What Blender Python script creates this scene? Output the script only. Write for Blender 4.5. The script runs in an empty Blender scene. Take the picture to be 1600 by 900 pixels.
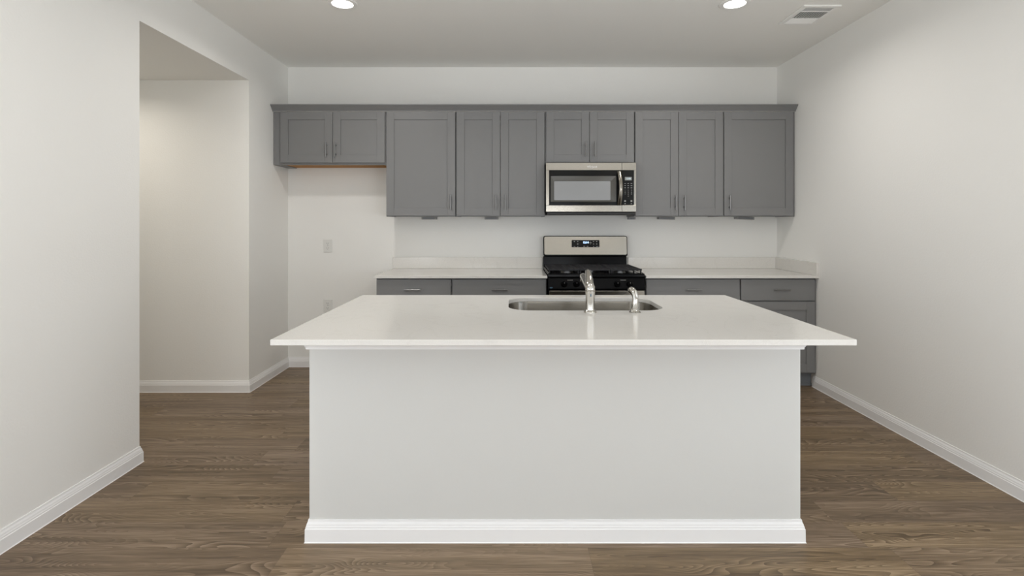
import bpy, bmesh, math, random
from mathutils import Vector, Matrix
random.seed(7)
PI = math.pi
S = bpy.context.scene
C = S.collection

# ------------------------------------------------------------------ camera, world, light, exposure
cd = bpy.data.cameras.new('camera'); cam = bpy.data.objects.new('camera', cd); C.objects.link(cam)
cam.location = (0, 0, 1.318); cam.rotation_euler = (PI/2, 0, 0)
cd.sensor_width = 36.0; cd.lens = 828/1600*36.0
cd.shift_x = 1/1600; cd.shift_y = -102/1600
cd.clip_start = 0.05
S.camera = cam
S.view_settings.view_transform = 'Standard'; S.view_settings.look = 'None'
S.view_settings.gamma = 1.0; S.view_settings.use_curve_mapping = False
S.view_settings.exposure = 0.08
S.cycles.max_bounces = 20; S.cycles.diffuse_bounces = 16; S.cycles.glossy_bounces = 6
S.cycles.caustics_reflective = False; S.cycles.caustics_refractive = False
S.cycles.use_denoising = True
S.cycles.sample_clamp_indirect = 6.0

w = bpy.data.worlds.new('world'); S.world = w; w.use_nodes = True
bg = w.node_tree.nodes['Background']
bg.inputs['Color'].default_value = (0.80, 0.90, 1.0, 1); bg.inputs['Strength'].default_value = 1.2

FILL_SIDE = 66.0            # daylight from each tall side window, unseen and added to brighten the room
FILL_NEAR = 17.0             # unseen side windows nearest the kitchen, also added for more light
DAY_REAR = 34.0             # through each rear window
LAMP_POWER = 8.0           # each recessed ceiling light
HALL_POWER = 4.8
DAY_COLOR = (0.96, 0.975, 1.0)
LAMP_COLOR = (1.0, 0.955, 0.90)
HALL_COLOR = (1.0, 0.92, 0.80)
REAR = -8.0                 # the wall behind the photographer
XL, XR, YB, ZC = -2.043, 2.430, 4.85, 2.741
WINDOWS = [('rear', -1.75, -0.55, 0.85, 2.05), ('rear', -0.40, 0.80, 0.85, 2.05), ('rear', 0.95, 2.15, 0.85, 2.05),
           ('left', -4.40, -2.60, 0.35, 2.25), ('left', -2.10, -0.40, 0.35, 2.25), ('left', 0.10, 1.70, 0.06, 2.10),  # left and right windows are unseen, added to light side walls and ceiling
           ('right', -4.40, -2.60, 0.35, 2.25), ('right', -2.10, -0.40, 0.35, 2.25), ('right', 0.10, 1.70, 0.06, 2.10)]
for side, a, b, z0, z1 in WINDOWS:
    ld = bpy.data.lights.new('daylight_and_fill', 'AREA'); ld.shape = 'RECTANGLE'
    ld.size = b-a; ld.size_y = z1-z0; ld.color = DAY_COLOR
    ld.energy = DAY_REAR if side == 'rear' else (FILL_NEAR if a > 0 else FILL_SIDE)  # lamps at the side windows are added fill light
    lo = bpy.data.objects.new('daylight_and_fill', ld); C.objects.link(lo)
    m_ = (a+b)/2; zm_ = (z0+z1)/2
    p_, d_ = {'rear': ((m_, REAR-0.35, zm_-0.2), (0, 1, 0.6)), 'left': ((XL-0.45, m_, zm_-0.25), (1, 0, 0.9 if a > 0 else 1.9)), 'right': ((XR+0.45, m_, zm_-0.25), (-1, 0, 0.9 if a > 0 else 1.9))}[side]
    lo.location = p_; lo.rotation_euler = Vector(d_).to_track_quat('-Z', 'Z' if False else 'Y').to_euler()

# ------------------------------------------------------------------ materials
def mat(name, color, rough=0.5, metal=0.0, spec=0.5, coat=0.0):
    m = bpy.data.materials.new(name); m.use_nodes = True
    p = m.node_tree.nodes['Principled BSDF']
    p.inputs['Base Color'].default_value = (*color, 1); p.inputs['Roughness'].default_value = rough
    p.inputs['Metallic'].default_value = metal; p.inputs['Specular IOR Level'].default_value = spec
    p.inputs['Coat Weight'].default_value = coat; p.inputs['Coat Roughness'].default_value = 0.05
    return m

def nodes(m):
    return m.node_tree.nodes, m.node_tree.links, m.node_tree.nodes['Principled BSDF']

def add_bump(m, scale=(300, 300, 300), strength=0.1, dist=0.002, detail=2.0, vary=0.0, color=None):
    """noise bump, and a slight colour variation of the surface itself"""
    n, l, p = nodes(m)
    tc = n.new('ShaderNodeTexCoord'); mp = n.new('ShaderNodeMapping'); mp.inputs['Scale'].default_value = scale
    no = n.new('ShaderNodeTexNoise'); no.inputs['Scale'].default_value = 1.0; no.inputs['Detail'].default_value = detail
    bu = n.new('ShaderNodeBump'); bu.inputs['Strength'].default_value = strength; bu.inputs['Distance'].default_value = dist
    l.new(tc.outputs['Object'], mp.inputs['Vector']); l.new(mp.outputs['Vector'], no.inputs['Vector'])
    l.new(no.outputs['Fac'], bu.inputs['Height']); l.new(bu.outputs['Normal'], p.inputs['Normal'])
    if vary:
        base = p.inputs['Base Color'].default_value[:3]
        r = n.new('ShaderNodeValToRGB')
        r.color_ramp.elements[0].position = 0.3; r.color_ramp.elements[1].position = 0.7
        r.color_ramp.elements[0].color = (*[c*(1-vary) for c in base], 1)
        r.color_ramp.elements[1].color = (*[min(1, c*(1+vary)) for c in base], 1)
        l.new(no.outputs['Fac'], r.inputs['Fac']); l.new(r.outputs['Color'], p.inputs['Base Color'])
    return m

M = {}
M['wall'] = add_bump(mat('wall_paint', (0.87, 0.868, 0.845), 0.75, spec=0.25), (95, 95, 95), 0.22, 0.003, 3)
M['island'] = add_bump(mat('island_paint', (0.665, 0.665, 0.645), 0.7, spec=0.25), (95, 95, 95), 0.08, 0.002, 3)
M['ceiling'] = add_bump(mat('ceiling_paint', (0.92, 0.918, 0.893), 0.9, spec=0.1), (95, 95, 95), 0.2, 0.003, 3)
M['trim'] = add_bump(mat('white_trim_paint', (0.88, 0.88, 0.88), 0.35), (40, 40, 40), 0.008, 0.001)
M['cab'] = add_bump(mat('grey_cabinet_paint', (0.205, 0.206, 0.208), 0.42, spec=0.4), (60, 60, 60), 0.03, 0.001)
M['cabinside'] = mat('dark_grey_gap', (0.06, 0.06, 0.062), 0.7)
M['toe'] = mat('blue_grey_toe_kick', (0.20, 0.215, 0.23), 0.5)
M['white_plastic'] = add_bump(mat('white_plastic', (0.92, 0.92, 0.90), 0.35), (80, 80, 80), 0.02, 0.001)
M['outlet'] = add_bump(mat('outlet_plastic', (0.77, 0.77, 0.745), 0.35), (80, 80, 80), 0.02, 0.001)
M['slot'] = mat('dark_slot', (0.12, 0.12, 0.12), 0.6)
M['greyplate'] = mat('grey_plastic', (0.32, 0.32, 0.32), 0.5)
M['black_gloss'] = mat('black_enamel', (0.003, 0.003, 0.0035), 0.12, spec=0.06)
M['black_panel'] = mat('black_glass', (0.008, 0.008, 0.008), 0.07, spec=0.15)
M['black_matt'] = mat('black_matt', (0.018, 0.018, 0.019), 0.5)
M['iron'] = add_bump(mat('cast_iron', (0.030, 0.030, 0.033), 0.6, spec=0.2), (600, 600, 600), 0.2, 0.001)
M['chrome'] = mat('chrome', (0.54, 0.52, 0.48), 0.10, 1.0)
M['nickel'] = mat('brushed_nickel', (0.26, 0.26, 0.26), 0.32, 1.0)
M['print'] = mat('grey_print', (0.38, 0.38, 0.37), 0.6)
M['print_light'] = mat('light_print', (0.75, 0.75, 0.75), 0.5)
M['bluelogo'] = mat('blue_print', (0.05, 0.12, 0.19), 0.4)
M['lcd'] = mat('grey_lcd', (0.30, 0.32, 0.30), 0.25)
M['window_mesh'] = mat('microwave_window', (0.31, 0.32, 0.33), 0.12, spec=0.4)
M['window_border'] = mat('microwave_window_border', (0.075, 0.072, 0.062), 0.12, spec=0.4)
M['dark_vent'] = mat('vent_shadow_box', (0.10, 0.10, 0.10), 0.9)

def emissive(name, col, s):
    m = mat(name, (0.8, 0.8, 0.8), 0.5); p = nodes(m)[2]
    p.inputs['Emission Color'].default_value = (*col, 1); p.inputs['Emission Strength'].default_value = s
    return m
M['lens'] = emissive('lit_lens', (1.0, 0.95, 0.87), 7.0)
M['digits'] = emissive('blue_digits', (0.35, 0.60, 1.0), 2.2)
M['digits_dim'] = emissive('lcd_digits', (0.25, 0.5, 0.75), 0.45)

def stainless(name, col, rough, stretch):
    m = mat(name, col, rough, 1.0); n, l, p = nodes(m)
    tc = n.new('ShaderNodeTexCoord'); mp = n.new('ShaderNodeMapping'); mp.inputs['Scale'].default_value = stretch
    no = n.new('ShaderNodeTexNoise'); no.inputs['Scale'].default_value = 1; no.inputs['Detail'].default_value = 3
    mr = n.new('ShaderNodeMapRange'); mr.inputs['To Min'].default_value = rough-0.06; mr.inputs['To Max'].default_value = rough+0.08
    bu = n.new('ShaderNodeBump'); bu.inputs['Strength'].default_value = 0.06; bu.inputs['Distance'].default_value = 0.001
    l.new(tc.outputs['Object'], mp.inputs['Vector']); l.new(mp.outputs['Vector'], no.inputs['Vector'])
    l.new(no.outputs['Fac'], mr.inputs['Value']); l.new(mr.outputs['Result'], p.inputs['Roughness'])
    l.new(no.outputs['Fac'], bu.inputs['Height']); l.new(bu.outputs['Normal'], p.inputs['Normal'])
    return m
M['steel'] = stainless('brushed_stainless', (0.29, 0.27, 0.235), 0.17, (4, 4, 500))
M['sink_steel'] = stainless('sink_stainless', (0.23, 0.215, 0.19), 0.20, (4, 4, 300))

def quartz():
    m = mat('white_quartz', (0.78, 0.775, 0.76), 0.13, spec=0.5); n, l, p = nodes(m)
    tc = n.new('ShaderNodeTexCoord')
    a = n.new('ShaderNodeTexNoise'); a.inputs['Scale'].default_value = 2.2; a.inputs['Detail'].default_value = 6; a.inputs['Distortion'].default_value = 1.4
    r = n.new('ShaderNodeValToRGB'); e = r.color_ramp.elements
    e[0].position = 0.485; e[0].color = (0.715, 0.70, 0.668, 1); e[1].position = 0.515; e[1].color = (0.715, 0.70, 0.668, 1)
    k = r.color_ramp.elements.new(0.5); k.color = (0.69, 0.673, 0.64, 1)
    b = n.new('ShaderNodeTexNoise'); b.inputs['Scale'].default_value = 260; b.inputs['Detail'].default_value = 1
    r2 = n.new('ShaderNodeValToRGB'); e = r2.color_ramp.elements
    e[0].position = 0.3; e[0].color = (0.93, 0.93, 0.93, 1); e[1].position = 0.7; e[1].color = (1.0, 1.0, 1.0, 1)
    mx = n.new('ShaderNodeMix'); mx.data_type = 'RGBA'; mx.blend_type = 'MULTIPLY'; mx.inputs['Factor'].default_value = 1
    l.new(tc.outputs['Object'], a.inputs['Vector']); l.new(tc.outputs['Object'], b.inputs['Vector'])
    l.new(a.outputs['Fac'], r.inputs['Fac']); l.new(b.outputs['Fac'], r2.inputs['Fac'])
    l.new(r.outputs['Color'], mx.inputs[6]); l.new(r2.outputs['Color'], mx.inputs[7]); l.new(mx.outputs[2], p.inputs['Base Color'])
    return m
M['quartz'] = quartz()

def simple_wood():
    m = mat('raw_orange_plywood', (0.36, 0.15, 0.035), 0.6); n, l, p = nodes(m)
    tc = n.new('ShaderNodeTexCoord'); mp = n.new('ShaderNodeMapping'); mp.inputs['Scale'].default_value = (3, 40, 40)
    no = n.new('ShaderNodeTexNoise'); no.inputs['Scale'].default_value = 1; no.inputs['Detail'].default_value = 4
    r = n.new('ShaderNodeValToRGB'); r.color_ramp.elements[0].color = (0.33, 0.135, 0.010, 1); r.color_ramp.elements[1].color = (0.45, 0.20, 0.020, 1)
    l.new(tc.outputs['Object'], mp.inputs['Vector']); l.new(mp.outputs['Vector'], no.inputs['Vector'])
    l.new(no.outputs['Fac'], r.inputs['Fac']); l.new(r.outputs['Color'], p.inputs['Base Color'])
    return m
M['plywood'] = simple_wood()

def plank_floor():
    m = mat('vinyl_plank_floor', (0.16, 0.12, 0.08), 0.42, spec=0.35); n, l, p = nodes(m)
    def math_(op, a, b=None, c=None):
        k = n.new('ShaderNodeMath'); k.operation = op
        for i, v in enumerate((a, b, c)):
            if v is None: continue
            if isinstance(v, (int, float)): k.inputs[i].default_value = v
            else: l.new(v, k.inputs[i])
        return k.outputs[0]
    tc = n.new('ShaderNodeTexCoord'); sp = n.new('ShaderNodeSeparateXYZ'); l.new(tc.outputs['Object'], sp.inputs[0])
    X, Y = sp.outputs['X'], sp.outputs['Y']
    W, L = 0.182, 1.22
    yr = math_('DIVIDE', math_('ADD', Y, 0.035), W); row = math_('FLOOR', yr); fy = math_('FRACT', yr)
    wn = n.new('ShaderNodeTexWhiteNoise'); wn.noise_dimensions = '1D'; l.new(row, wn.inputs['W'])
    xr = math_('ADD', math_('DIVIDE', X, L), math_('MULTIPLY', wn.outputs['Value'], 7.3)); pid = math_('FLOOR', xr); fx = math_('FRACT', xr)
    cb = n.new('ShaderNodeCombineXYZ'); l.new(row, cb.inputs[0]); l.new(pid, cb.inputs[1])
    w2 = n.new('ShaderNodeTexWhiteNoise'); w2.noise_dimensions = '3D'; l.new(cb.outputs[0], w2.inputs['Vector'])
    rnd = w2.outputs['Value']
    off = math_('MULTIPLY', rnd, 53.0)
    def noise(sx, sy, detail, dist=0.0, rough=0.5):
        c = n.new('ShaderNodeCombineXYZ')
        l.new(math_('ADD', math_('MULTIPLY', X, sx), off), c.inputs[0]); l.new(math_('MULTIPLY', Y, sy), c.inputs[1]); l.new(off, c.inputs[2])
        k = n.new('ShaderNodeTexNoise'); k.inputs['Scale'].default_value = 1; k.inputs['Detail'].default_value = detail
        k.inputs['Distortion'].default_value = dist; k.inputs['Roughness'].default_value = rough
        l.new(c.outputs[0], k.inputs['Vector']); return k.outputs['Fac']
    n1 = noise(1.4, 8.5, 1.0, 0.25)                                    # large figure: its contour lines make the cathedrals
    rings = math_('MULTIPLY_ADD', math_('FRACT', math_('MULTIPLY', n1, 30.0)), 2.0, -1.0)
    mask = noise(1.6, 5.0, 1.0)
    mr = n.new('ShaderNodeMapRange'); mr.inputs['From Min'].default_value = 0.42; mr.inputs['From Max'].default_value = 0.66; l.new(mask, mr.inputs['Value'])
    figure = math_('MULTIPLY', rings, math_('MULTIPLY_ADD', mr.outputs['Result'], 0.36, 0.07))
    streak = math_('MULTIPLY', math_('SUBTRACT', noise(2.2, 60.0, 4.0, 0.3, 0.65), 0.5), 1.35)
    band = math_('MULTIPLY', math_('SUBTRACT', noise(0.9, 16.0, 2.0, 0.3), 0.5), 1.2)
    fine = math_('MULTIPLY', math_('SUBTRACT', noise(9.0, 300.0, 2.0), 0.5), 0.9)
    tone = math_('MULTIPLY', math_('SUBTRACT', rnd, 0.5), 0.22)
    v = math_('ADD', math_('ADD', math_('ADD', figure, streak), math_('ADD', band, fine)), math_('ADD', tone, 0.5))
    r = n.new('ShaderNodeValToRGB'); e = r.color_ramp.elements
    e[0].position = 0.0; e[0].color = (0.100, 0.066, 0.034, 1); e[1].position = 1.0; e[1].color = (0.310, 0.225, 0.135, 1)
    k = e.new(0.5); k.color = (0.190, 0.131, 0.072, 1)
    l.new(v, r.inputs['Fac'])
    # some planks lean greyer and pinker than others
    hue = n.new('ShaderNodeMix'); hue.data_type = 'RGBA'; hue.blend_type = 'MULTIPLY'
    w3 = n.new('ShaderNodeTexWhiteNoise'); w3.noise_dimensions = '3D'
    c3 = n.new('ShaderNodeCombineXYZ'); l.new(pid, c3.inputs[0]); l.new(row, c3.inputs[1]); c3.inputs[2].default_value = 3.7
    l.new(c3.outputs[0], w3.inputs['Vector']); l.new(w3.outputs['Value'], hue.inputs['Factor'])
    l.new(r.outputs['Color'], hue.inputs[6]); hue.inputs[7].default_value = (0.94, 0.965, 1.16, 1)
    # plank joints
    ey = math_('LESS_THAN', fy, 0.008); ex = math_('LESS_THAN', fx, 0.0012)
    joint = math_('MAXIMUM', ey, ex)
    mx = n.new('ShaderNodeMix'); mx.data_type = 'RGBA'; l.new(math_('MULTIPLY', joint, 0.38), mx.inputs['Factor'])
    l.new(hue.outputs[2], mx.inputs[6]); mx.inputs[7].default_value = (0.05, 0.036, 0.025, 1)
    l.new(mx.outputs[2], p.inputs['Base Color'])
    bu = n.new('ShaderNodeBump'); bu.inputs['Strength'].default_value = 0.12; bu.inputs['Distance'].default_value = 0.001
    l.new(math_('SUBTRACT', v, joint), bu.inputs['Height']); l.new(bu.outputs['Normal'], p.inputs['Normal'])
    return m
M['floor'] = plank_floor()

# ------------------------------------------------------------------ helpers
def box(bm, x0, x1, y0, y1, z0, z1):
    vs = [bm.verts.new(p) for p in ((x0,y0,z0),(x1,y0,z0),(x1,y1,z0),(x0,y1,z0),(x0,y0,z1),(x1,y0,z1),(x1,y1,z1),(x0,y1,z1))]
    for f in ((0,3,2,1),(4,5,6,7),(0,1,5,4),(1,2,6,5),(2,3,7,6),(3,0,4,7)):
        bm.faces.new([vs[i] for i in f])
    return vs

def B(*boxes):
    bm = bmesh.new()
    for b in boxes: box(bm, *b)
    return bm

def tube(bm, pts, rad, seg=16, cap=True):
    pts = [Vector(p) for p in pts]
    if isinstance(rad, (int, float)): rad = [rad]*len(pts)
    t0 = (pts[1]-pts[0]).normalized()
    ref = Vector((0,0,1)) if abs(t0.z) < 0.9 else Vector((1,0,0))
    u = t0.cross(ref).normalized()
    rings = []
    for i, p in enumerate(pts):
        t = (pts[min(i+1, len(pts)-1)]-pts[max(i-1, 0)]).normalized()
        u = (u - t*u.dot(t)).normalized(); v = t.cross(u)
        rings.append([bm.verts.new(p + (u*math.cos(2*PI*k/seg)+v*math.sin(2*PI*k/seg))*rad[i]) for k in range(seg)])
    for a, b in zip(rings, rings[1:]):
        for k in range(seg): bm.faces.new((a[k], a[(k+1)%seg], b[(k+1)%seg], b[k]))
    if cap:
        bm.faces.new(list(reversed(rings[0]))); bm.faces.new(rings[-1])
    return bm

def lathe(bm, prof, center, axis='z', seg=32):
    cx, cy, cz = center; rings = []
    for r, h in prof:
        ring = []
        for k in range(seg):
            a = 2*PI*k/seg; c, s = r*math.cos(a), r*math.sin(a)
            ring.append(bm.verts.new((cx+c, cy+s, cz+h) if axis == 'z' else (cx+c, cy+h, cz+s)))
        rings.append(ring)
    for a, b in zip(rings, rings[1:]):
        for k in range(seg): bm.faces.new((a[k], a[(k+1)%seg], b[(k+1)%seg], b[k]))
    if prof[0][0] > 1e-6: bm.faces.new(list(reversed(rings[0])))
    if prof[-1][0] > 1e-6: bm.faces.new(rings[-1])
    bmesh.ops.remove_doubles(bm, verts=bm.verts, dist=1e-6)
    return bm

def rrect(x0, x1, z0, z1, r, n=6):
    """rounded rectangle outline, counter-clockwise"""
    out = []
    for cx, cz, a0 in ((x1-r, z0+r, -PI/2), (x1-r, z1-r, 0), (x0+r, z1-r, PI/2), (x0+r, z0+r, PI)):
        for k in range(n+1):
            a = a0 + PI/2*k/n; out.append((cx+r*math.cos(a), cz+r*math.sin(a)))
    return out

def prism_y(bm, outline, y0, y1):
    """outline in XZ, from y0 to y1"""
    a = [bm.verts.new((x, y0, z)) for x, z in outline]; b = [bm.verts.new((x, y1, z)) for x, z in outline]
    n = len(a)
    bm.faces.new(a); bm.faces.new(list(reversed(b)))
    for i in range(n): bm.faces.new((a[i], b[i], b[(i+1)%n], a[(i+1)%n]))
    return bm

def prism_x(bm, outline, x0, x1):
    """outline in YZ, from x0 to x1"""
    a = [bm.verts.new((x0, y, z)) for y, z in outline]; b = [bm.verts.new((x1, y, z)) for y, z in outline]
    n = len(a)
    bm.faces.new(a); bm.faces.new(list(reversed(b)))
    for i in range(n): bm.faces.new((a[i], b[i], b[(i+1)%n], a[(i+1)%n]))
    return bm

def sweep(prof, path, i0=0, i1=None, closed=False):
    """profile (offset to the right of the path, z) mitred along a plan path; returns the part between two path points"""
    P = [Vector((p[0], p[1])) for p in path]; n = len(P); rings = []
    for i in range(n):
        d0 = (P[i]-P[i-1]).normalized() if (i > 0 or closed) else None
        d1 = (P[(i+1)%n]-P[i]).normalized() if (i < n-1 or closed) else None
        r0 = Vector((d0.y, -d0.x)) if d0 else None; r1 = Vector((d1.y, -d1.x)) if d1 else None
        if r0 is None: m = r1
        elif r1 is None: m = r0
        else:
            m = (r0+r1).normalized(); m = m/max(0.2, m.dot(r0))
        rings.append([(P[i].x+m.x*o, P[i].y+m.y*o, z) for o, z in prof])
    bm = bmesh.new()
    if i1 is None: i1 = n-1
    sel = rings[i0:i1+1]
    vr = [[bm.verts.new(p) for p in r] for r in sel]
    k = len(prof); pairs = list(zip(vr, vr[1:]))
    if closed: pairs.append((vr[-1], vr[0]))
    for a, b in pairs:
        for j in range(k): bm.faces.new((a[j], b[j], b[(j+1)%k], a[(j+1)%k]))
    if not closed:
        bm.faces.new(list(reversed(vr[0]))); bm.faces.new(vr[-1])
    return bm

def obj(name, bm, m, parent=None, bevel=0.0, smooth=False, seg=2, origin=None):
    bmesh.ops.recalc_face_normals(bm, faces=bm.faces)
    if origin is not None: bmesh.ops.translate(bm, verts=bm.verts, vec=-Vector(origin))
    me = bpy.data.meshes.new(name); bm.to_mesh(me); bm.free()
    me.materials.append(M[m] if isinstance(m, str) else m)
    if smooth: me.polygons.foreach_set('use_smooth', [True]*len(me.polygons))
    o = bpy.data.objects.new(name, me); C.objects.link(o)
    if origin is not None: o.location = origin
    if bevel:
        b = o.modifiers.new('bevel', 'BEVEL'); b.width = bevel; b.segments = seg; b.limit_method = 'ANGLE'; b.angle_limit = math.radians(40)
        b.harden_normals = False
    if smooth:
        me.set_sharp_from_angle(angle=math.radians(42))
    if parent is not None:
        o.parent = parent
        o.matrix_parent_inverse = Matrix.Translation(-world_loc(parent))
    return o

def world_loc(o):
    """plain translation of an unrotated thing or part"""
    v = Vector(o.location)
    if o.parent is not None: v += world_loc(o.parent) + o.matrix_parent_inverse.translation
    return v

def tag(o, label, cat, group=None):
    o['label'] = label; o['category'] = cat
    if group: o['group'] = group
    return o

def thing(name, label, cat, loc, group=None):
    o = bpy.data.objects.new(name, None); C.objects.link(o); o.location = loc; o.empty_display_size = 0.1
    return tag(o, label, cat, group)

def struct(name, bm, m, parent=None, **k):
    o = obj(name, bm, m, parent, **k)
    if parent is None: o['kind'] = 'structure'
    return o

def text(name, body, size, loc, m, parent, depth=0.0004, align='CENTER', rot=(PI/2, 0, 0), bold=0.0, shear=0.0):
    cu = bpy.data.curves.new(name, 'FONT'); cu.body = body; cu.size = size; cu.extrude = depth
    cu.align_x = align; cu.align_y = 'CENTER'; cu.offset = bold; cu.shear = shear; cu.resolution_u = 3
    t = bpy.data.objects.new(name, cu); C.objects.link(t)
    bpy.context.view_layer.update()
    me = bpy.data.meshes.new_from_object(t.evaluated_get(bpy.context.evaluated_depsgraph_get()))
    bpy.data.objects.remove(t); bpy.data.curves.remove(cu)
    me.transform(Matrix.Translation(loc) @ (Matrix.Rotation(rot[2], 4, 'Z') @ Matrix.Rotation(rot[0], 4, 'X')))
    bm = bmesh.new(); bm.from_mesh(me); bpy.data.meshes.remove(me)
    return obj(name, bm, m, parent)

# ------------------------------------------------------------------ room shell
HY0, HY1, HZ, HXL = 2.911, 4.126, 2.428, -5.0      # the side hall on the left
T = 0.12
struct('floor', B((HXL-T, XR+T, REAR-T, YB+T, -0.06, 0.0)), 'floor')
struct('ceiling', B((XL-T, XR+T, REAR-T, YB+T, ZC, ZC+0.1)), 'ceiling')
struct('wall_back', B((XL-T, XR+T, YB, YB+T, 0, ZC)), 'wall')
def pierced(u0, u1, holes):
    """wall pieces (u0, u1, z0, z1) around windows (a, b, z0, z1) given in order"""
    out = []; u = u0
    for a, b, z0, z1 in holes:
        out += [(u, a, 0, ZC), (a, b, 0, z0), (a, b, z1, ZC)]; u = b
    return out + [(u, u1, 0, ZC)]
holes = {s_: [w_[1:] for w_ in WINDOWS if w_[0] == s_] for s_ in ('rear', 'left', 'right')}
struct('wall_right', B(*[(XR, XR+T, u0, u1, z0, z1) for u0, u1, z0, z1 in pierced(REAR, YB, holes['right'])]), 'wall')
# left wall: near length with the corner into the hall, header over the opening, stub towards the back
struct('wall_left', B(*([(XL-T, XL, u0, u1, z0, z1) for u0, u1, z0, z1 in pierced(REAR, HY0, holes['left'])] +
                        [(XL-T, XL, HY0, HY1, HZ, ZC), (XL-T, XL, HY1, YB, 0, ZC)])), 'wall')
struct('wall_hall_far', B((HXL, XL-T, HY1, HY1+T, 0, HZ)), 'wall')
struct('wall_hall_near', B((HXL, XL-T, HY0-T, HY0, 0, HZ)), 'wall')
struct('wall_hall_end', B((HXL-T, HXL, HY0-T, HY1+T, 0, HZ)), 'wall')
struct('ceiling_hall', B((HXL-T, XL-T, HY0-T, HY1+T, HZ, HZ+0.1)), 'wall')
# rear wall (behind the photographer) around its windows
struct('wall_rear', B(*[(u0, u1, REAR-T, REAR, z0, z1) for u0, u1, z0, z1 in pierced(XL-T, XR+T, holes['rear'])]), 'wall')
for i, (side, a, b, z0, z1) in enumerate(WINDOWS):
    f = 0.045; zm = (z0+z1)/2
    bars = [(a, a+f, z0, z1), (b-f, b, z0, z1), (a+f, b-f, z0, z0+f), (a+f, b-f, z1-f, z1), (a+f, b-f, zm-0.025, zm+0.025)]
    if side == 'rear': bx_ = [(u0, u1, REAR-0.10, REAR-0.05, q0, q1) for u0, u1, q0, q1 in bars]
    elif side == 'left': bx_ = [(XL-0.10, XL-0.05, u0, u1, q0, q1) for u0, u1, q0, q1 in bars]
    else: bx_ = [(XR+0.05, XR+0.10, u0, u1, q0, q1) for u0, u1, q0, q1 in bars]
    struct('window_%d' % (i+1), B(*bx_), 'trim')  # the side windows among these are added openings for the fill light

BASE = [(0.0, 0.0), (0.0165, 0.0), (0.0140, 0.004), (0.0135, 0.055), (0.0115, 0.058), (0.0110, 0.064), (0.0095, 0.067),
        (0.0080, 0.074), (0.0045, 0.082), (0.0035, 0.090), (0.0, 0.090)]
# path with the room on its right hand: left wall, round the corner into the hall, back out, then the back wall
p_near = [(HXL, HY0), (XL, HY0), (XL, REAR)]
p_near = [(XL, REAR), (XL, HY0), (HXL, HY0)]
p_far = [(HXL, HY1), (XL, HY1), (XL, YB), (-1.083, YB)]
def base_run(name, path, i0, i1): return struct(name, sweep(BASE, path, i0, i1), 'trim')
base_run('baseboard_left', p_near, 0, 1)
base_run('baseboard_hall_near', p_near, 1, 2)
base_run('baseboard_hall_far', p_far, 0, 1)
base_run('baseboard_left_stub', p_far, 1, 2)
base_run('baseboard_back', p_far, 2, 3)
base_run('baseboard_right', [(XR, 4.262), (XR, REAR)], 0, 1)

# ------------------------------------------------------------------ wall cabinets
GRP_UP = 'grey wall cabinets'
FY = 4.526                     # front plane of the upper doors
def pull(parent, x, y, z, vertical=True, length=0.130, cc=0.076):
    """bar pull standing off the face at y (towards the camera)"""
    bm = bmesh.new(); r = 0.0055; yo = y-0.028
    d = Vector((0, 0, 1)) if vertical else Vector((1, 0, 0)); c = Vector((x, yo, z))
    tube(bm, [c-d*length/2, c-d*(length/2-0.001), c+d*(length/2-0.001), c+d*length/2], [r*0.8, r, r, r*0.8], 14)
    for s in (-1, 1):
        q = c+d*s*cc/2
        tube(bm, [q, Vector((q.x, y+0.001, q.z))], 0.0045, 10)
    return obj('handle', bm, 'nickel', parent, smooth=True, origin=(x, y, z))

def shaker(bm, x0, x1, z0, z1, yf, t=0.019, rail=0.066, rec=0.007):
    box(bm, x0, x0+rail, yf, yf+t, z0, z1); box(bm, x1-rail, x1, yf, yf+t, z0, z1)
    box(bm, x0+rail, x1-rail, yf, yf+t, z1-rail, z1); box(bm, x0+rail, x1-rail, yf, yf+t, z0, z0+rail)
    box(bm, x0+rail, x1-rail, yf+rec, yf+t-0.002, z0+rail, z1-rail)
    return bm

def door(parent, x0, x1, z0, z1, yf, pull_x=None, pull_z=None):
    d = obj('door', shaker(bmesh.new(), x0, x1, z0, z1, yf), 'cab', parent, bevel=0.0011, seg=2, origin=((x0+x1)/2, yf, z0))
    if pull_x is not None: pull(d, pull_x, yf, pull_z)
    return d

def carcass(parent, x0, x1, z0, z1, yfront, yback, wood_bottom=False, fill_l=0.0):
    t = 0.016; bm = bmesh.new()
    box(bm, x0, x0+t+fill_l, yfront, yback, z0, z1); box(bm, x1-t, x1, yfront, yback, z0, z1)
    box(bm, x0+t+fill_l, x1-t, yfront+0.02, yback, z1-t, z1)
    if not wood_bottom: box(bm, x0+t, x1-t, yfront+0.02, yback, z0+0.008, z0+0.008+t)
    # face frame
    s = 0.032
    box(bm, x0+t+fill_l, x0+t+fill_l+s*0.6, yfront, yfront+0.019, z0, z1); box(bm, x1-t-s*0.6, x1-t, yfront, yfront+0.019, z0, z1)
    box(bm, x0+t+fill_l+s*0.6, x1-t-s*0.6, yfront, yfront+0.019, z0, z0+s); box(bm, x0+t+fill_l+s*0.6, x1-t-s*0.6, yfront, yfront+0.019, z1-s, z1)
    c = obj('carcass', bm, 'cab', parent, bevel=0.0006, seg=1)
    if wood_bottom:
        obj('bottom_panel', B((x0+t+fill_l, x1-t, yfront+0.02, yback, z0+0.007, z0+0.016)), 'plywood', parent)['label'] = 'unpainted orange wood underside'
    return c

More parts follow.
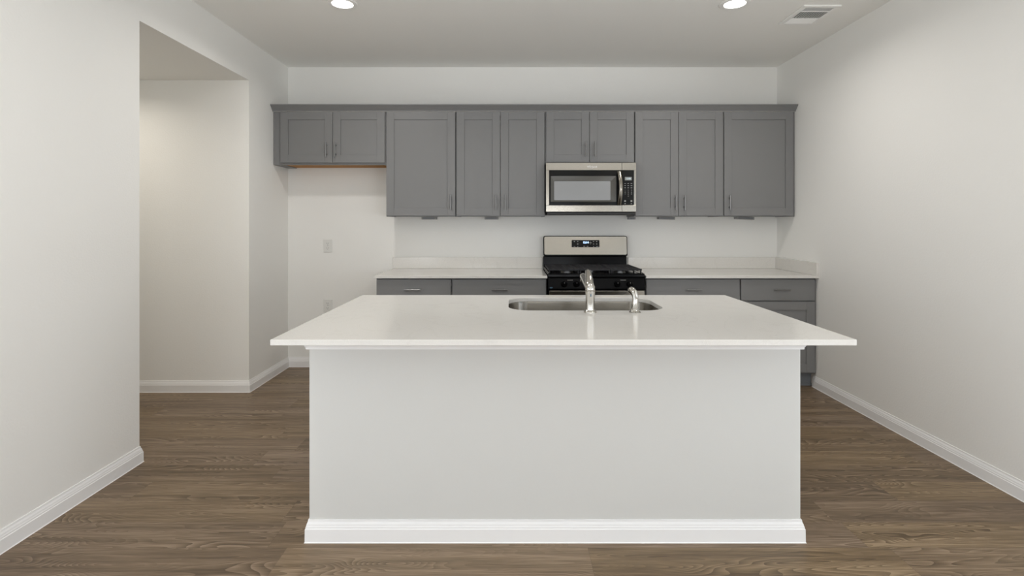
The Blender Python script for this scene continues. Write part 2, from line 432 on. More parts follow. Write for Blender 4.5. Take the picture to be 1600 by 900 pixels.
UZ1, UZ0 = 2.268, 1.370
def upper(label, x0, x1, z0, doors, **k):
    t = thing('wall_cabinet', label, 'cabinet', ((x0+x1)/2, YB, z0), GRP_UP)
    carcass(t, x0, x1, z0, UZ1, FY+0.0195, YB-0.001, **k)
    for d in doors: door(t, d[0], d[1], d[2], 2.2655, FY, d[3], d[4])
    return t
upper('short grey two-door wall cabinet at the left end above the empty fridge bay', -2.040, -1.0735, 1.813,
      [(-1.974, -1.5285, 1.831, -1.577, 1.940), (-1.5245, -1.082, 1.831, -1.499, 1.940)], wood_bottom=True, fill_l=0.062)
upper('tall grey single-door wall cabinet with its handle on the right, beside the short fridge cabinet', -1.0715, -0.4755, UZ0,
      [(-1.068, -0.481, 1.378, -0.519, 1.491)])
upper('tall grey two-door wall cabinet directly left of the microwave', -0.4735, 0.2865, UZ0,
      [(-0.467, -0.0955, 1.378, -0.131, 1.491), (-0.0915, 0.282, 1.378, -0.053, 1.491)])
upper('short grey two-door wall cabinet directly above the microwave', 0.2885, 1.0525, 1.826,
      [(0.298, 0.6655, 1.835, 0.633, 1.945), (0.6695, 1.048, 1.835, 0.712, 1.945)])
upper('tall grey two-door wall cabinet directly right of the microwave', 1.0545, 1.8110, UZ0,
      [(1.059, 1.427, 1.378, 1.398, 1.489), (1.431, 1.807, 1.378, 1.475, 1.489)])
upper('tall grey single-door wall cabinet with its handle on the left, against the right wall', 1.8130, 2.4285, UZ0,
      [(1.819, 2.410, 1.378, 1.860, 1.489)])
CROWN = [(0.0, 2.269), (0.0, 2.322), (0.045, 2.322), (0.044, 2.314), (0.037, 2.309), (0.022, 2.293), (0.012, 2.282), (0.006, 2.276), (0.005, 2.269)]
tag(obj('crown_moulding', sweep([(o-0.004, z) for o, z in CROWN], [(XR-0.001, FY), (XL+0.001, FY)][::-1]), 'cab'),
    'long grey crown moulding along the top of the wall cabinets', 'moulding')['kind'] = 'thing'

# ------------------------------------------------------------------ base cabinets
GRP_LO = 'grey base cabinets'
BY, BYF = 4.21, 4.229          # drawer-front plane, frame plane
def drawer(parent, x0, x1, z0, z1, px):
    d = obj('drawer', B((x0, x1, BY, BY+0.019, z0, z1)), 'cab', parent, bevel=0.0015, origin=((x0+x1)/2, BY, z0))
    pull(d, px, BY, 0.787, vertical=False)
    return d
def base_unit(label, x0, x1, dx0, dx1, px, two):
    t = thing('base_cabinet', label, 'cabinet', ((x0+x1)/2, YB, 0), GRP_LO)
    bm = bmesh.new(); k = 0.016; s = 0.03
    box(bm, x0, x0+k, BYF, YB-0.002, 0.115, 0.877); box(bm, x1-k, x1, BYF, YB-0.002, 0.115, 0.877)
    box(bm, x0+k, x1-k, BYF+0.02, YB-0.002, 0.115, 0.131)
    box(bm, x0+k, x1-k, BYF, BYF+0.019, 0.115, 0.145); box(bm, x0+k, x1-k, BYF, BYF+0.019, 0.845, 0.877)
    box(bm, x0+k, x1-k, BYF, BYF+0.019, 0.68, 0.71)
    box(bm, x0+k, x0+k+s, BYF, BYF+0.019, 0.145, 0.68); box(bm, x1-k-s, x1-k, BYF, BYF+0.019, 0.145, 0.68)
    obj('carcass', bm, 'cab', t, bevel=0.0006, seg=1)
    obj('toe_kick', B((x0, x1, BYF+0.065, BYF+0.08, 0.0, 0.115), (x0, x1, BYF+0.059, BYF+0.065, 0.0, 0.02)), 'toe', t)
    drawer(t, dx0, dx1, 0.699, 0.868, px)
    if two:
        m = (dx0+dx1)/2
        door(t, dx0, m-0.002, 0.128, 0.690, BY, m-0.04, 0.60); door(t, m+0.002, dx1, 0.128, 0.690, BY, m+0.04, 0.60)
    else:
        door(t, dx0, dx1, 0.128, 0.690, BY, dx0+0.04, 0.60)
    return t
base_unit('grey base cabinet at the left end, next to the fridge bay', -1.076, -0.4755, -1.070, -0.4815, -0.782, False)
base_unit('grey base cabinet directly left of the black range', -0.4745, 0.2800, -0.4690, 0.2755, -0.090, True)
base_unit('grey base cabinet directly right of the black range', 1.0680, 1.8190, 1.0720, 1.8140, 1.4435, True)
base_unit('grey base cabinet in the right corner against the wall', 1.8200, 2.4285, 1.8250, 2.4120, 2.1400, False)

# ------------------------------------------------------------------ perimeter countertops
CT0, CT1 = 0.8785, 0.8995
CF = 4.184
t = thing('countertop', 'white quartz countertop with low backsplash left of the range', 'countertop', (-0.4, YB, CT0), 'perimeter countertops')
obj('slab', B((-1.0815, 0.2835, CF, YB-0.001, CT0, CT1)), 'quartz', t, bevel=0.0015)
obj('backsplash', B((-1.0815, 0.2835, YB-0.021, YB-0.001, CT1+0.0005, 1.003)), 'quartz', t, bevel=0.0012)
t = thing('countertop', 'white quartz countertop in the right corner with backsplash turning along the side wall', 'countertop', (1.75, YB, CT0), 'perimeter countertops')
obj('slab', B((1.0645, XR-0.001, CF, YB-0.001, CT0, CT1)), 'quartz', t, bevel=0.0015)
obj('backsplash', B((1.0645, XR-0.022, YB-0.021, YB-0.001, CT1+0.0005, 1.003)), 'quartz', t, bevel=0.0012)
obj('side_splash', B((XR-0.021, XR-0.001, CF+0.002, YB-0.0015, CT1+0.0005, 1.003)), 'quartz', t, bevel=0.0012)

# ------------------------------------------------------------------ microwave
MX0, MX1, MY, MZ0, MZ1 = 0.2900, 1.0460, 4.440, 1.410, 1.821
mw = thing('microwave', 'stainless over-the-range microwave with dark window under the short middle cabinet', 'microwave', ((MX0+MX1)/2, YB, 1.385))
obj('body', B((MX0+0.003, MX1-0.003, MY+0.042, YB-0.003, MZ0-0.004, MZ1), ), 'black_matt', mw)
obj('bottom_grille', B((MX0+0.012, MX1-0.006, MY+0.018, MY+0.30, MZ0-0.026, MZ0-0.0045)), 'black_matt', mw, bevel=0.003)
split = 0.9275
def frame_plate(x0, x1, z0, z1, hx0, hx1, hz0, hz1, y0, y1):
    return B((x0, x1, y0, y1, hz1, z1), (x0, x1, y0, y1, z0, hz0), (x0, hx0, y0, y1, hz0, hz1), (hx1, x1, y0, y1, hz0, hz1))
dr = obj('door', B((MX0, split-0.001, MY, MY+0.04, 1.758, MZ1), (MX0, split-0.001, MY, MY+0.04, MZ0, 1.464),
                   (MX0, 0.3165, MY, MY+0.04, 1.464, 1.758)), 'steel', mw, bevel=0.0015, origin=(MX0, MY, MZ0))
gl = frame_plate(0.3165, split-0.001, 1.464, 1.758, 0.3300, 0.8790, 1.4930, 1.7090, MY+0.001, MY+0.04)
obj('glass', gl, 'black_panel', dr)
bd = bmesh.new()
wx0, wx1, wz0, wz1 = 0.3300, 0.8790, 1.4930, 1.7090
ix0, ix1, iz0, iz1 = 0.3590, 0.8310, 1.5070, 1.6660
o_ = rrect(wx0, wx1, wz0, wz1, 0.006, 3); i_ = rrect(ix0, ix1, iz0, iz1, 0.006, 3)
va = [bd.verts.new((x, MY+0.0005, z)) for x, z in o_]; vb = [bd.verts.new((x, MY+0.004, z)) for x, z in i_]
for k in range(len(va)): bd.faces.new((va[k], va[(k+1)%len(va)], vb[(k+1)%len(va)], vb[k]))
r_ = bmesh.ops.extrude_face_region(bd, geom=bd.faces[:])
bmesh.ops.translate(bd, verts=[v for v in r_['geom'] if isinstance(v, bmesh.types.BMVert)], vec=(0, 0.02, 0))
obj('window_border', bd, 'window_border', dr)
obj('window', prism_y(bmesh.new(), i_, MY+0.0035, MY+0.012), 'window_mesh', dr)
# bowed vertical handle
hb = bmesh.new(); pts = []
N = 14
for k in range(N+1):
    f = k/N; pts.append((f, 1.466+f*(1.747-1.466)))
prev = None
for f, z in pts:
    bow = math.sin(PI*f); y = MY-0.012-0.034*bow; xc = 0.902+0.008*bow
    ring = []
    for a in range(12):
        q = 2*PI*a/12; ring.append(hb.verts.new((xc+0.0165*math.cos(q), y+0.008*math.sin(q), z)))
    if prev:
        for a in range(12): hb.faces.new((prev[a], prev[(a+1)%12], ring[(a+1)%12], ring[a]))
    else: hb.faces.new(list(reversed(ring)))
    prev = ring
hb.faces.new(prev)
box(hb, 0.892, 0.912, MY-0.012, MY+0.002, 1.470, 1.488); box(hb, 0.892, 0.912, MY-0.012, MY+0.002, 1.726, 1.744)
obj('handle', hb, 'steel', dr, smooth=True)
cp = obj('control_panel', frame_plate(split+0.001, MX1, MZ0, MZ1, split+0.001, 1.0270, 1.464, 1.758, MY, MY+0.04), 'steel', mw, bevel=0.0015, origin=(split, MY, MZ0))
obj('panel_glass', B((split+0.001, 1.0270, MY+0.001, MY+0.04, 1.464, 1.758)), 'black_panel', cp)
obj('display', B((0.9515, 1.0080, MY-0.0002, MY+0.002, 1.6730, 1.7010)), 'lcd', cp)
text('clock_digits', '12:00', 0.019, (0.980, MY-0.0008, 1.687), 'digits_dim', cp)
def button_mark(x, z, w_, h_): obj('button_mark', B((x-w_/2, x+w_/2, MY+0.0002, MY+0.0015, z-h_/2, z+h_/2)), 'print', cp)
for r in range(3):
    for c in range(3): button_mark(0.953+0.0265*c, 1.647-0.0185*r, 0.013, 0.004)
for c in (0, 2):
    button_mark(0.953+0.0265*c, 1.500, 0.014, 0.012); button_mark(0.953+0.0265*c, 1.4775, 0.010, 0.005)
for i, ch in enumerate('123456789'):
    text('number_key', ch, 0.0135, (0.953+0.0265*(i%3), MY-0.0003, 1.590-0.0165*(i//3)), 'print', cp)
text('number_key', '0', 0.0135, (0.9795, MY-0.0003, 1.540), 'print', cp)
text('brand_lettering', 'Whirlpool', 0.0205, (0.676, MY-0.0005, 1.787), 'print_light', dr, bold=0.0003)
sw = bmesh.new(); tube(sw, [(0.676+0.036*math.cos(a), MY-0.0006, 1.7855+0.0115*math.sin(a)) for a in [PI*(0.62+0.075*k) for k in range(14)]], 0.0008, 6)
obj('brand_ring', sw, 'print_light', dr)

# ------------------------------------------------------------------ gas range
RX0, RX1 = 0.2895, 1.0530
RC = (RX0+RX1)/2
rg = thing('gas_range', 'black and stainless freestanding gas range between the base cabinets', 'range', (RC, YB, 0))
RF = 4.185
obj('body', B((RX0, RX1, RF+0.03, YB-0.004, 0.05, 0.893), (RX0+0.03, RX1-0.03, RF+0.08, YB-0.05, 0.0, 0.05)), 'black_gloss', rg, bevel=0.004)
# cooktop pan with rolled rim
ck = bmesh.new()
prof = [(RF+0.002, 0.880), (RF-0.002, 0.892), (RF-0.001, 0.908), (RF+0.006, 0.9155), (RF+0.022, 0.917), (RF+0.034, 0.911), (YB-0.095, 0.911), (YB-0.085, 0.917), (YB-0.070, 0.917), (YB-0.070, 0.880)]
prism_x(ck, prof, RX0, RX1)
obj('cooktop', ck, 'black_gloss', rg, bevel=0.003, seg=3)
for s, x in ((1, RX0), (-1, RX1)):
    rim = bmesh.new(); tube(rim, [(x+s*0.006, RF+0.012, 0.9185), (x+s*0.006, YB-0.075, 0.9185)], 0.0032, 10)
    obj('side_rail', rim, 'steel', rg, smooth=True)
# burners and grates
for bx, by, br in ((0.455, 4.345, 0.050), (0.455, 4.62, 0.040), (0.888, 4.345, 0.046), (0.888, 4.62, 0.036), (RC, 4.48, 0.044)):
    b = obj('burner', lathe(bmesh.new(), [(br, 0), (br, 0.010), (br*0.86, 0.013), (br*0.86, 0.015)], (bx, by, 0.9115)), 'nickel', rg, smooth=True)
    obj('burner_cap', lathe(bmesh.new(), [(br*0.9, 0.0152), (br*0.9, 0.021), (br*0.82, 0.0235), (0.0, 0.0235)], (bx, by, 0.9115)), 'iron', b, smooth=True)
def grate(x0, x1):
    bm = bmesh.new(); y0, y1 = 4.245, 4.742; z0, z1 = 0.934, 0.946; q = 0.011
    box(bm, x0, x1, y0, y0+q, z0, z1); box(bm, x0, x1, y1-q, y1, z0, z1)
    box(bm, x0, x0+q, y0+q, y1-q, z0, z1); box(bm, x1-q, x1, y0+q, y1-q, z0, z1)
    n = 5
    for k in range(1, n):
        x = x0+(x1-x0)*k/n; box(bm, x-0.0045, x+0.0045, y0+q, y1-q, z0+0.001, z1)
    for y in (4.300, 4.345, 4.390, 4.435, 4.495, 4.555, 4.600, 4.645, 4.690): box(bm, x0+q, x1-q, y-0.0055, y+0.0055, z0+0.002, z1-0.0004)
    for fx in (x0+0.002, x1-0.013):
        for fy in (y0+0.004, (y0+y1)/2, y1-0.015): box(bm, fx, fx+0.011, fy, fy+0.011, 0.9115, z0)
    return obj('grate', bm, 'iron', rg, bevel=0.0012, seg=1)
g0, g1 = RX0+0.006, RX1-0.006
third = (g1-g0)/3
for k in range(3): grate(g0+third*k+0.001, g0+third*(k+1)-0.001)
# front control panel (leans back a little), knobs
pf = [(RF-0.004, 0.8795), (RF+0.028, 0.8795), (RF+0.028, 0.792), (RF-0.020, 0.792), (RF-0.020, 0.800)]
panel = obj('control_panel', prism_x(bmesh.new(), pf, RX0+0.001, RX1-0.001), 'black_gloss', rg, bevel=0.002)
for kx in (0.4150, 0.5120, 0.8330, 0.9300):
    kb = bmesh.new()
    lathe(kb, [(0.026, 0.0), (0.026, -0.004), (0.021, -0.008), (0.0195, -0.022), (0.017, -0.025), (0.0, -0.025)], (kx, RF-0.0125, 0.8350), axis='y', seg=28)
    box(kb, kx-0.0055, kx+0.0055, RF-0.046, RF-0.034, 0.8165, 0.8535)
    kn = obj('knob', kb, 'black_gloss', rg, smooth=True, bevel=0.001)
    obj('pointer_mark', B((kx-0.001, kx+0.001, RF-0.0468, RF-0.0455, 0.842, 0.8525)), 'print', kn)
for kx in (0.4635, 0.8815): obj('burner_mark', B((kx-0.022, kx+0.022, RF-0.0085, RF-0.0055, 0.864, 0.8665)), 'print', panel)
bl = bmesh.new(); prism_y(bl, [(0.3130+0.0115*math.cos(2*PI*k/20), 0.8070+0.0050*math.sin(2*PI*k/20)) for k in range(20)], RF-0.0205, RF-0.0165)
obj('badge', bl, 'bluelogo', panel)
# backguard
BG = 4.772
bm = bmesh.new()
prism_x(bm, [(BG+0.006, 0.9175), (BG+0.012, 1.0150), (YB-0.004, 1.0150), (YB-0.004, 0.9175)], RX0+0.0005, RX1-0.012)
out_ = rrect(RX0-0.0005, RX1-0.0085, 1.0150, 1.1990, 0.017, 6)
va = [bm.verts.new((x, BG-0.0145+(z-1.027)/0.166*0.017+max(0, 1.026-z)*0.9, z)) for x, z in out_]; vb = [bm.verts.new((x, YB-0.004, z)) for x, z in out_]
bm.faces.new(va); bm.faces.new(list(reversed(vb)))
for i in range(len(va)): bm.faces.new((va[i], vb[i], vb[(i+1) % len(va)], va[(i+1) % len(va)]))
bk = obj('backguard', bm, 'black_gloss', rg, bevel=0.004, seg=3)
# stainless face follows the lean of the guard
def lean(z): return BG-0.0145+(z-1.027)/(1.193-1.027)*0.017
def leaned(outline, off0, off1):
    bm = bmesh.new(); a = [bm.verts.new((x, lean(z)+off0, z)) for x, z in outline]; b = [bm.verts.new((x, lean(z)+off1, z)) for x, z in outline]
    n = len(a); bm.faces.new(a); bm.faces.new(list(reversed(b)))
    for i in range(n): bm.faces.new((a[i], b[i], b[(i+1)%n], a[(i+1)%n]))
    return bm
obj('steel_face', leaned(rrect(RX0+0.0065, RX1-0.0150, 1.0310, 1.1935, 0.013, 5), -0.003, 0.004), 'steel', bk, bevel=0.001)
dp = obj('display_panel', leaned(rrect(0.5420, 0.7920, 1.0980, 1.1620, 0.006, 4), -0.0048, 0.0), 'black_panel', bk)
def ltext(s, size, x, z, m, bold=0.0): return text('display_marks', s, size, (x, lean(z)-0.0055, z), m, dp, bold=bold)
o = text('clock_digits', '12:14', 0.024, (0.6690, lean(1.1400)-0.0056, 1.1400), 'digits', dp, bold=0.0008)
def mark(x, z, w_, h_): obj('key_mark', B((x-w_/2, x+w_/2, lean(z)-0.0056, lean(z)-0.0035, z-h_/2, z+h_/2)), 'print', dp)
for x, z, w_, h_ in ((0.567, 1.1485, 0.011, 0.006), (0.596, 1.1485, 0.011, 0.006), (0.596, 1.1265, 0.011, 0.007), (0.567, 1.1045, 0.014, 0.003), (0.596, 1.1045, 0.012, 0.003),
                   (0.655, 1.1060, 0.016, 0.005), (0.684, 1.1060, 0.016, 0.005), (0.711, 1.1375, 0.020, 0.006), (0.711, 1.1485, 0.006, 0.003), (0.711, 1.1255, 0.006, 0.003),
                   (0.739, 1.1485, 0.011, 0.006), (0.767, 1.1485, 0.011, 0.006), (0.739, 1.1265, 0.011, 0.006), (0.767, 1.1265, 0.011, 0.006), (0.739, 1.1045, 0.009, 0.004), (0.772, 1.1045, 0.022, 0.003)):
    mark(x, z, w_, h_)
# oven door, handle, drawer (mostly behind the island)
od = obj('oven_door', frame_plate(RX0+0.008, RX1-0.004, 0.270, 0.784, 0.40, 0.94, 0.36, 0.64, RF-0.022, RF+0.028), 'steel', rg, bevel=0.004, seg=3)
obj('oven_window', B((0.40, 0.94, RF-0.018, RF+0.02, 0.36, 0.64)), 'black_panel', od)
oh = bmesh.new(); tube(oh, [(RX0+0.05, RF-0.066, 0.715), (RC, RF-0.070, 0.715), (RX1-0.05, RF-0.066, 0.715)], 0.011, 16)
for x in (RX0+0.08, RX1-0.08): box(oh, x-0.010, x+0.010, RF-0.066, RF-0.020, 0.705, 0.725)
obj('oven_handle', oh, 'steel', od, smooth=True)
obj('storage_drawer', B((RX0+0.008, RX1-0.004, RF-0.018, RF+0.028, 0.075, 0.262)), 'steel', rg, bevel=0.004)

# ------------------------------------------------------------------ little grey boxes under the wall cabinets, outlets
GRP_BOX = 'small grey boxes under the wall cabinets'
for x0, x1, tilt, lab_ in ((-0.810, -0.678, 0.0, 'small grey box under the single-door cabinet beside the fridge bay'),
                           (-0.242, -0.118, 0.0, 'small grey box under the two-door cabinet left of the microwave'),
                           (1.330, 1.475, 0.035, 'small tilted grey box under the two-door cabinet right of the microwave'),
                           (2.035, 2.190, 0.045, 'small tilted grey box under the cabinet against the right wall'),
                           (1.060, 1.120, 0.0, 'small grey box tucked behind the right end of the microwave')):
    t = thing('outlet_box', lab_, 'outlet box', ((x0+x1)/2, YB-0.03, UZ0), GRP_BOX)
    zb = 1.347; w_ = x1-x0
    bm = bmesh.new()
    prism_y(bm, [(x0, zb+tilt*w_*0.5), (x1, zb-tilt*w_*0.5), (x1, UZ0-0.0005), (x0, UZ0-0.0005)], YB-0.075, YB-0.004)
    obj('housing', bm, 'greyplate', t, bevel=0.0015)
    bm = bmesh.new(); prism_y(bm, [(x0+0.012, zb+tilt*w_*0.4+0.006), (x1-0.012, zb-tilt*w_*0.4+0.006), (x1-0.012, UZ0-0.007), (x0+0.012, UZ0-0.007)], YB-0.0765, YB-0.0745)
    obj('cover_plate', bm, 'toe', t)

def outlet(z, label):
    x = -1.678; y = YB-0.0005
    t = thing('wall_outlet', label, 'outlet', (x, YB, z), 'white wall outlets in the fridge bay')
    obj('plate', B((x-0.040, x+0.040, y-0.006, y, z-0.059, z+0.059)), 'outlet', t, bevel=0.0025, seg=2)
    for s in (-1, 1):
        zz = z+s*0.0215
        so = obj('socket', prism_y(bmesh.new(), rrect(x-0.0165, x+0.0165, zz-0.0165, zz+0.0165, 0.008, 4), y-0.0085, y-0.0058), 'outlet', t)
        sl = B((x-0.008, x-0.0055, y-0.0092, y-0.0082, zz-0.003, zz+0.006), (x+0.0055, x+0.008, y-0.0092, y-0.0082, zz-0.002, zz+0.006))
        tube(sl, [(x, y-0.0092, zz-0.009), (x, y-0.0082, zz-0.009)], 0.0025, 8)
        obj('slots', sl, 'slot', so)
    sc = bmesh.new(); tube(sc, [(x, y-0.0072, z), (x, y-0.0058, z)], 0.0032, 10); obj('screw', sc, 'nickel', t)
outlet(1.107, 'white outlet at chest height on the bare wall below the fridge cabinet')
outlet(0.560, 'white outlet low on the bare wall, half hidden by the island top')

# ------------------------------------------------------------------ island
IX0, IX1, IY0, IY1 = -0.837, 1.1975, 2.194, 3.030
isl = thing('kitchen_island', 'white panelled kitchen island in the middle of the plank floor', 'kitchen island', ((IX0+IX1)/2, IY0, 0))
HW = 2.330
obj('half_wall', B((IX0, IX1, IY0, HW, 0.0, 0.8775)), 'island', isl, bevel=0.003)
ring = [(IX0, HW), (IX0, IY0), (IX1, IY0), (IX1, HW)]
obj('baseboard', sweep([(o, z) for o, z in BASE], ring[::-1]) if False else sweep([(-o, z) for o, z in BASE], ring[::-1]), 'trim', isl)
TOP = [(0.0, 0.7955), (0.0100, 0.7955), (0.0108, 0.8040), (0.0135, 0.8085), (0.0170, 0.8150), (0.0185, 0.8220), (0.0225, 0.840), (0.030, 0.8775), (0.0, 0.8775)]
obj('top_moulding', sweep([(-o, z) for o, z in TOP], ring[::-1]), 'trim', isl)
cb_ = bmesh.new()
for x in (IX0+0.012, IX0+0.62, 0.80, IX1-0.028): box(cb_, x, x+0.016, HW, IY1-0.021, 0.115, 0.8775)
box(cb_, IX0+0.012, IX1-0.012, HW, IY1-0.021, 0.099, 0.115)
for z0, z1 in ((0.115, 0.145), (0.845, 0.8775)): box(cb_, IX0+0.012, IX1-0.012, IY1-0.0405, IY1-0.0205, z0, z1)
box(cb_, IX0+0.012, IX1-0.012, IY1-0.105, IY1-0.09, 0.0, 0.099)
obj('cabinet_box', cb_, 'cab', isl)['label'] = 'grey cabinet side facing the range'
xs_ = [IX0+0.016, -0.205, -0.201, 0.305, 0.309, 0.806, 0.810, IX1-0.016]
for k in range(0, 8, 2):
    bm = shaker(bmesh.new(), xs_[k], xs_[k+1], 0.128, 0.868, 0.0)
    bmesh.ops.scale(bm, verts=bm.verts, vec=(1, -1, 1)); bmesh.ops.translate(bm, verts=bm.verts, vec=(0, IY1, 0))
    obj('door', bm, 'cab', isl, bevel=0.0011)['label'] = 'grey shaker door facing the range'

def slab_with_hole(x0, x1, y0, y1, z0, z1, hole):
    bm = bmesh.new()
    def loop(pts, z):
        v = [bm.verts.new((x, y, z)) for x, y in pts]
        return v, [bm.edges.new((v[i], v[(i+1) % len(v)])) for i in range(len(v))]
    outer = [(x0, y0), ((x0+x1)/2, y0), (x1, y0), (x1, y1), ((x0+x1)/2, y1), (x0, y1)]
    vo, eo = loop(outer, z1); vi, ei = loop(hole, z1)
    bmesh.ops.triangle_fill(bm, use_beauty=True, use_dissolve=False, edges=eo+ei)
    r = bmesh.ops.extrude_face_region(bm, geom=bm.faces[:])
    bmesh.ops.translate(bm, verts=[v for v in r['geom'] if isinstance(v, bmesh.types.BMVert)], vec=(0, 0, z0-z1))
    return bm
SX0, SX1, SY0, SY1 = -0.014, 0.748, 2.528, 2.958
hole = rrect(SX0, SX1, SY0, SY1, 0.115, 12)
ict = obj('island_countertop', slab_with_hole(-0.863, 1.2365, 1.896, 3.066, CT0, CT1, hole), 'quartz', bevel=0.0015)
tag(ict, 'white quartz island countertop with a rounded sink cutout', 'countertop')

# undermount sink
sk = thing('sink', 'stainless undermount sink bowl set into the island countertop', 'sink', ((SX0+SX1)/2, (SY0+SY1)/2, 0.68))
bm = bmesh.new(); rings = []
for grow, z, rr in ((0.030, CT0-0.0035, 0.14), (0.030, CT0-0.0008, 0.14), (0.004, CT0-0.0008, 0.118), (0.002, CT0-0.010, 0.117), (-0.006, 0.730, 0.110), (-0.016, 0.700, 0.10), (-0.045, 0.683, 0.08), (-0.08, 0.680, 0.06)):
    rings.append([bm.verts.new((x, y, z)) for x, y in rrect(SX0-grow, SX1+grow, SY0-grow, SY1+grow, rr, 12)])
for a, b in zip(rings, rings[1:]):
    for k in range(len(a)): bm.faces.new((a[k], a[(k+1) % len(a)], b[(k+1) % len(a)], b[k]))
bm.faces.new(rings[-1])
sb = obj('bowl', bm, 'sink_steel', sk, smooth=True)
so_ = sb.modifiers.new('thick', 'SOLIDIFY'); so_.thickness = 0.0012; so_.offset = -1
obj('drain', lathe(bmesh.new(), [(0.045, 0.0), (0.045, 0.0025), (0.036, 0.003), (0.030, 0.001), (0.0, 0.001)], (0.367, 2.743, 0.6812)), 'chrome', sk, smooth=True)

# faucet
fx, fy = 0.368, 2.475
fc = thing('faucet', 'chrome single-lever pull-out kitchen faucet at the sink edge', 'faucet', (fx, fy, CT1))
Z = CT1+0.0004
obj('base_flange', lathe(bmesh.new(), [(0.0305, 0.0), (0.0305, 0.003), (0.028, 0.006), (0.0245, 0.010), (0.0225, 0.012)], (fx, fy, Z)), 'chrome', fc, smooth=True)
obj('body', lathe(bmesh.new(), [(0.0215, 0.0122), (0.0205, 0.020), (0.0205, 0.050), (0.0215, 0.080), (0.0225, 0.096), (0.0225, 0.0985), (0.0212, 0.0995), (0.0212, 0.1015)], (fx, fy, Z)), 'chrome', fc, smooth=True)
dz = Z+0.1015
bm = bmesh.new()
tube(bm, [(fx, fy, dz-0.001), (fx, fy, dz+0.004), (fx, fy+0.001, dz+0.016), (fx-0.001, fy+0.006, dz+0.027), (fx-0.002, fy+0.012, dz+0.032)], [0.0215, 0.0228, 0.0222, 0.018, 0.008], 24)
obj('dome', bm, 'chrome', fc, smooth=True)
# spout rises away from the photographer over the bowl
bm = bmesh.new()
sp = [(fx, fy+0.004, dz+0.005), (fx, fy+0.030, dz+0.013), (fx-0.003, fy+0.075, dz+0.025), (fx-0.005, fy+0.125, dz+0.036), (fx-0.006, fy+0.175, dz+0.044), (fx-0.006, fy+0.203, dz+0.045), (fx-0.006, fy+0.214, dz+0.042), (fx-0.006, fy+0.219, dz+0.038)]
tube(bm, sp, [0.0200, 0.0208, 0.0198, 0.0188, 0.0180, 0.0172, 0.0140, 0.007], 24)
spo = obj('spout', bm, 'chrome', fc, smooth=True)
bm = bmesh.new(); tube(bm, [(fx-0.006, fy+0.196, dz+0.034), (fx-0.006, fy+0.198, dz+0.022), (fx-0.006, fy+0.1985, dz+0.019)], [0.0150, 0.0145, 0.012], 20)
obj('spray_head', bm, 'chrome', spo, smooth=True)
bm = bmesh.new()
tube(bm, [(fx, fy+0.002, dz+0.010), (fx, fy+0.020, dz+0.026), (fx+0.002, fy+0.050, dz+0.049), (fx+0.004, fy+0.085, dz+0.070), (fx+0.005, fy+0.102, dz+0.078), (fx+0.005, fy+0.110, dz+0.080), (fx+0.005, fy+0.114, dz+0.080)], [0.0210, 0.0200, 0.0175, 0.0155, 0.0145, 0.0110, 0.005], 20)
obj('lever', bm, 'chrome', fc, smooth=True)
obj('temperature_mark', B((fx-0.0022, fx+0.0022, fy-0.0222, fy-0.0200, Z+0.076, Z+0.088)), 'bluelogo', fc)

# side spray
sx_, sy_ = 0.577, 2.475
sd = thing('side_sprayer', 'small chrome side sprayer to the right of the faucet', 'sprayer', (sx_, sy_, CT1))
obj('base_flange', lathe(bmesh.new(), [(0.0275, 0.0), (0.0275, 0.002), (0.022, 0.006), (0.0175, 0.010), (0.0165, 0.016)], (sx_, sy_, Z)), 'chrome', sd, smooth=True)
bm = bmesh.new()
tube(bm, [(sx_, sy_, Z+0.0162), (sx_, sy_, Z+0.020), (sx_+0.001, sy_, Z+0.045), (sx_+0.002, sy_, Z+0.064), (sx_+0.001, sy_+0.004, Z+0.080), (sx_-0.003, sy_+0.012, Z+0.092), (sx_-0.008, sy_+0.022, Z+0.099), (sx_-0.013, sy_+0.030, Z+0.100), (sx_-0.016, sy_+0.035, Z+0.098), (sx_-0.018, sy_+0.038, Z+0.096)],
     [0.0150, 0.0155, 0.0150, 0.0138, 0.0145, 0.0160, 0.0165, 0.0160, 0.0125, 0.006], 22)
sg = obj('spray_gun', bm, 'chrome', sd, smooth=True)
bm = bmesh.new(); tube(bm, [(sx_+0.006, sy_-0.014, Z+0.064), (sx_+0.004, sy_-0.014, Z+0.084), (sx_, sy_-0.008, Z+0.104)], [0.005, 0.0068, 0.005], 12)
obj('trigger', bm, 'chrome', sg, smooth=True)

# ------------------------------------------------------------------ ceiling lights and vent
GRP_L = 'recessed ceiling lights'
def downlight(x, y, z, label, power, color=LAMP_COLOR, angle=158):
    t = thing('recessed_light', label, 'ceiling light', (x, y, z), GRP_L)
    obj('trim_ring', lathe(bmesh.new(), [(0.095, -0.0005), (0.094, -0.006), (0.080, -0.009), (0.068, -0.007), (0.066, -0.0005)], (x, y, z)), 'white_plastic', t, smooth=True)
    obj('lens', lathe(bmesh.new(), [(0.0655, -0.0005), (0.0655, -0.0055), (0.050, -0.0075), (0.0, -0.0085)], (x, y, z)), 'lens', t, smooth=True)
    ld = bpy.data.lights.new('lamp', 'AREA'); ld.shape = 'DISK'; ld.size = 0.12; ld.energy = power; ld.color = color; ld.spread = math.radians(angle)
    lo = bpy.data.objects.new('lamp', ld); C.objects.link(lo); lo.location = (0, 0, -0.0105); lo.parent = t
    return t
downlight(-1.095, 3.435, ZC, 'round lit recessed ceiling light on the left, towards the hall opening', LAMP_POWER)
downlight(1.449, 3.435, ZC, 'round lit recessed ceiling light on the right, beside the air vent', LAMP_POWER)
downlight(-1.095, 1.250, ZC, 'unseen recessed ceiling light added above the left front corner of the island for more light', LAMP_POWER*0.75)  # unseen front pair, added to lift the lower walls and floor
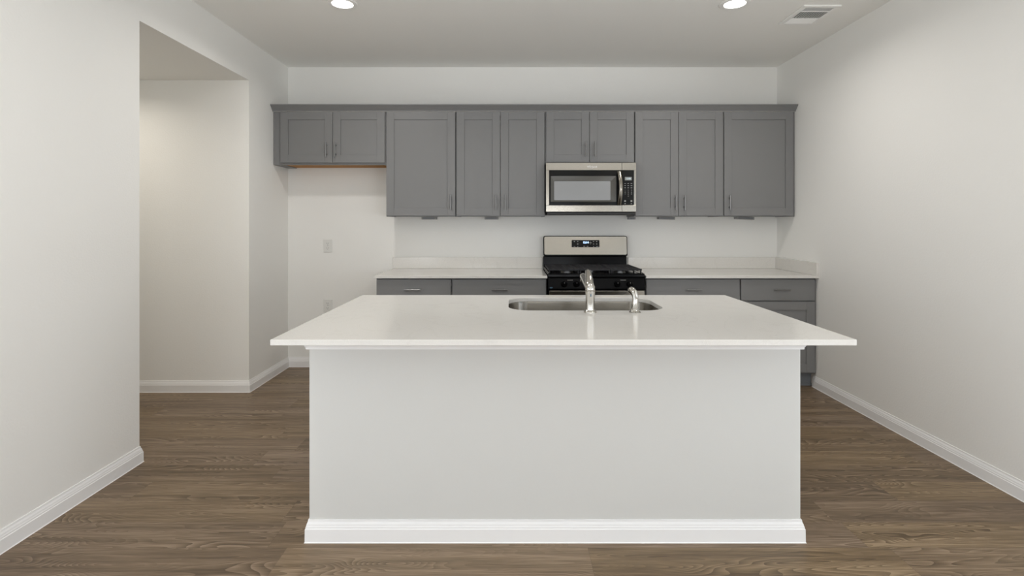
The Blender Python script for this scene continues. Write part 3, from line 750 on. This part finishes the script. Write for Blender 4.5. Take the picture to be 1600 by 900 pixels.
downlight(1.449, 1.250, ZC, 'unseen recessed ceiling light added above the right front corner of the island for more light', LAMP_POWER*0.75)
downlight(-3.05, 3.52, HZ, 'round lit recessed light in the side hall ceiling', HALL_POWER, HALL_COLOR)

vx0, vx1, vy0, vy1 = 1.911, 2.157, 3.458, 3.790
vt = thing('ceiling_vent', 'white rectangular air register in the ceiling near the right wall', 'air vent', ((vx0+vx1)/2, (vy0+vy1)/2, ZC))
z1, z0 = ZC-0.0005, ZC-0.010
fr = bmesh.new(); q = 0.028
box(fr, vx0, vx1, vy0, vy0+q, z0, z1); box(fr, vx0, vx1, vy1-q, vy1, z0, z1)
box(fr, vx0, vx0+q, vy0+q, vy1-q, z0, z1); box(fr, vx1-q, vx1, vy0+q, vy1-q, z0, z1)
ya, yb = vy0+0.096, vy1-0.112
box(fr, vx0+q, vx1-q, ya-0.006, ya+0.004, z0+0.001, z1); box(fr, vx0+q, vx1-q, yb-0.004, yb+0.004, z0+0.001, z1)
obj('frame', fr, 'white_plastic', vt, bevel=0.0025)
obj('backing', B((vx0+0.01, vx1-0.01, vy0+0.01, vy1-0.01, z1-0.0006, z1)), 'dark_vent', vt)
def slat(p0, p1, lean_):      # a thin blade between two points, leaning sideways
    a, b = Vector(p0), Vector(p1); bm = bmesh.new(); d = Vector(lean_); th = (b-a).cross(d).normalized()*0.0006
    v = [bm.verts.new(p+s) for s in (-th, th) for p in (a, b, b+d, a+d)]
    for f in ((0,1,2,3), (7,6,5,4), (0,4,5,1), (1,5,6,2), (2,6,7,3), (3,7,4,0)): bm.faces.new([v[i] for i in f])
    return obj('slat', bm, 'white_plastic', vt)
k = vy0+q+0.004
while k < ya-0.012: slat((vx0+q, k, z0+0.001), (vx1-q, k, z0+0.001), (0, 0.006, 0.0075)); k += 0.012
k = yb+0.008
while k < vy1-q-0.002: slat((vx0+q, k+0.006, z0+0.001), (vx1-q, k+0.006, z0+0.001), (0, -0.007, 0.0075)); k += 0.0125
k = vx0+q+0.006
while k < vx1-q-0.004: slat((k, ya+0.004, z0+0.001), (k, yb-0.004, z0+0.001), (0.0, 0, 0.0065)); k += 0.0170
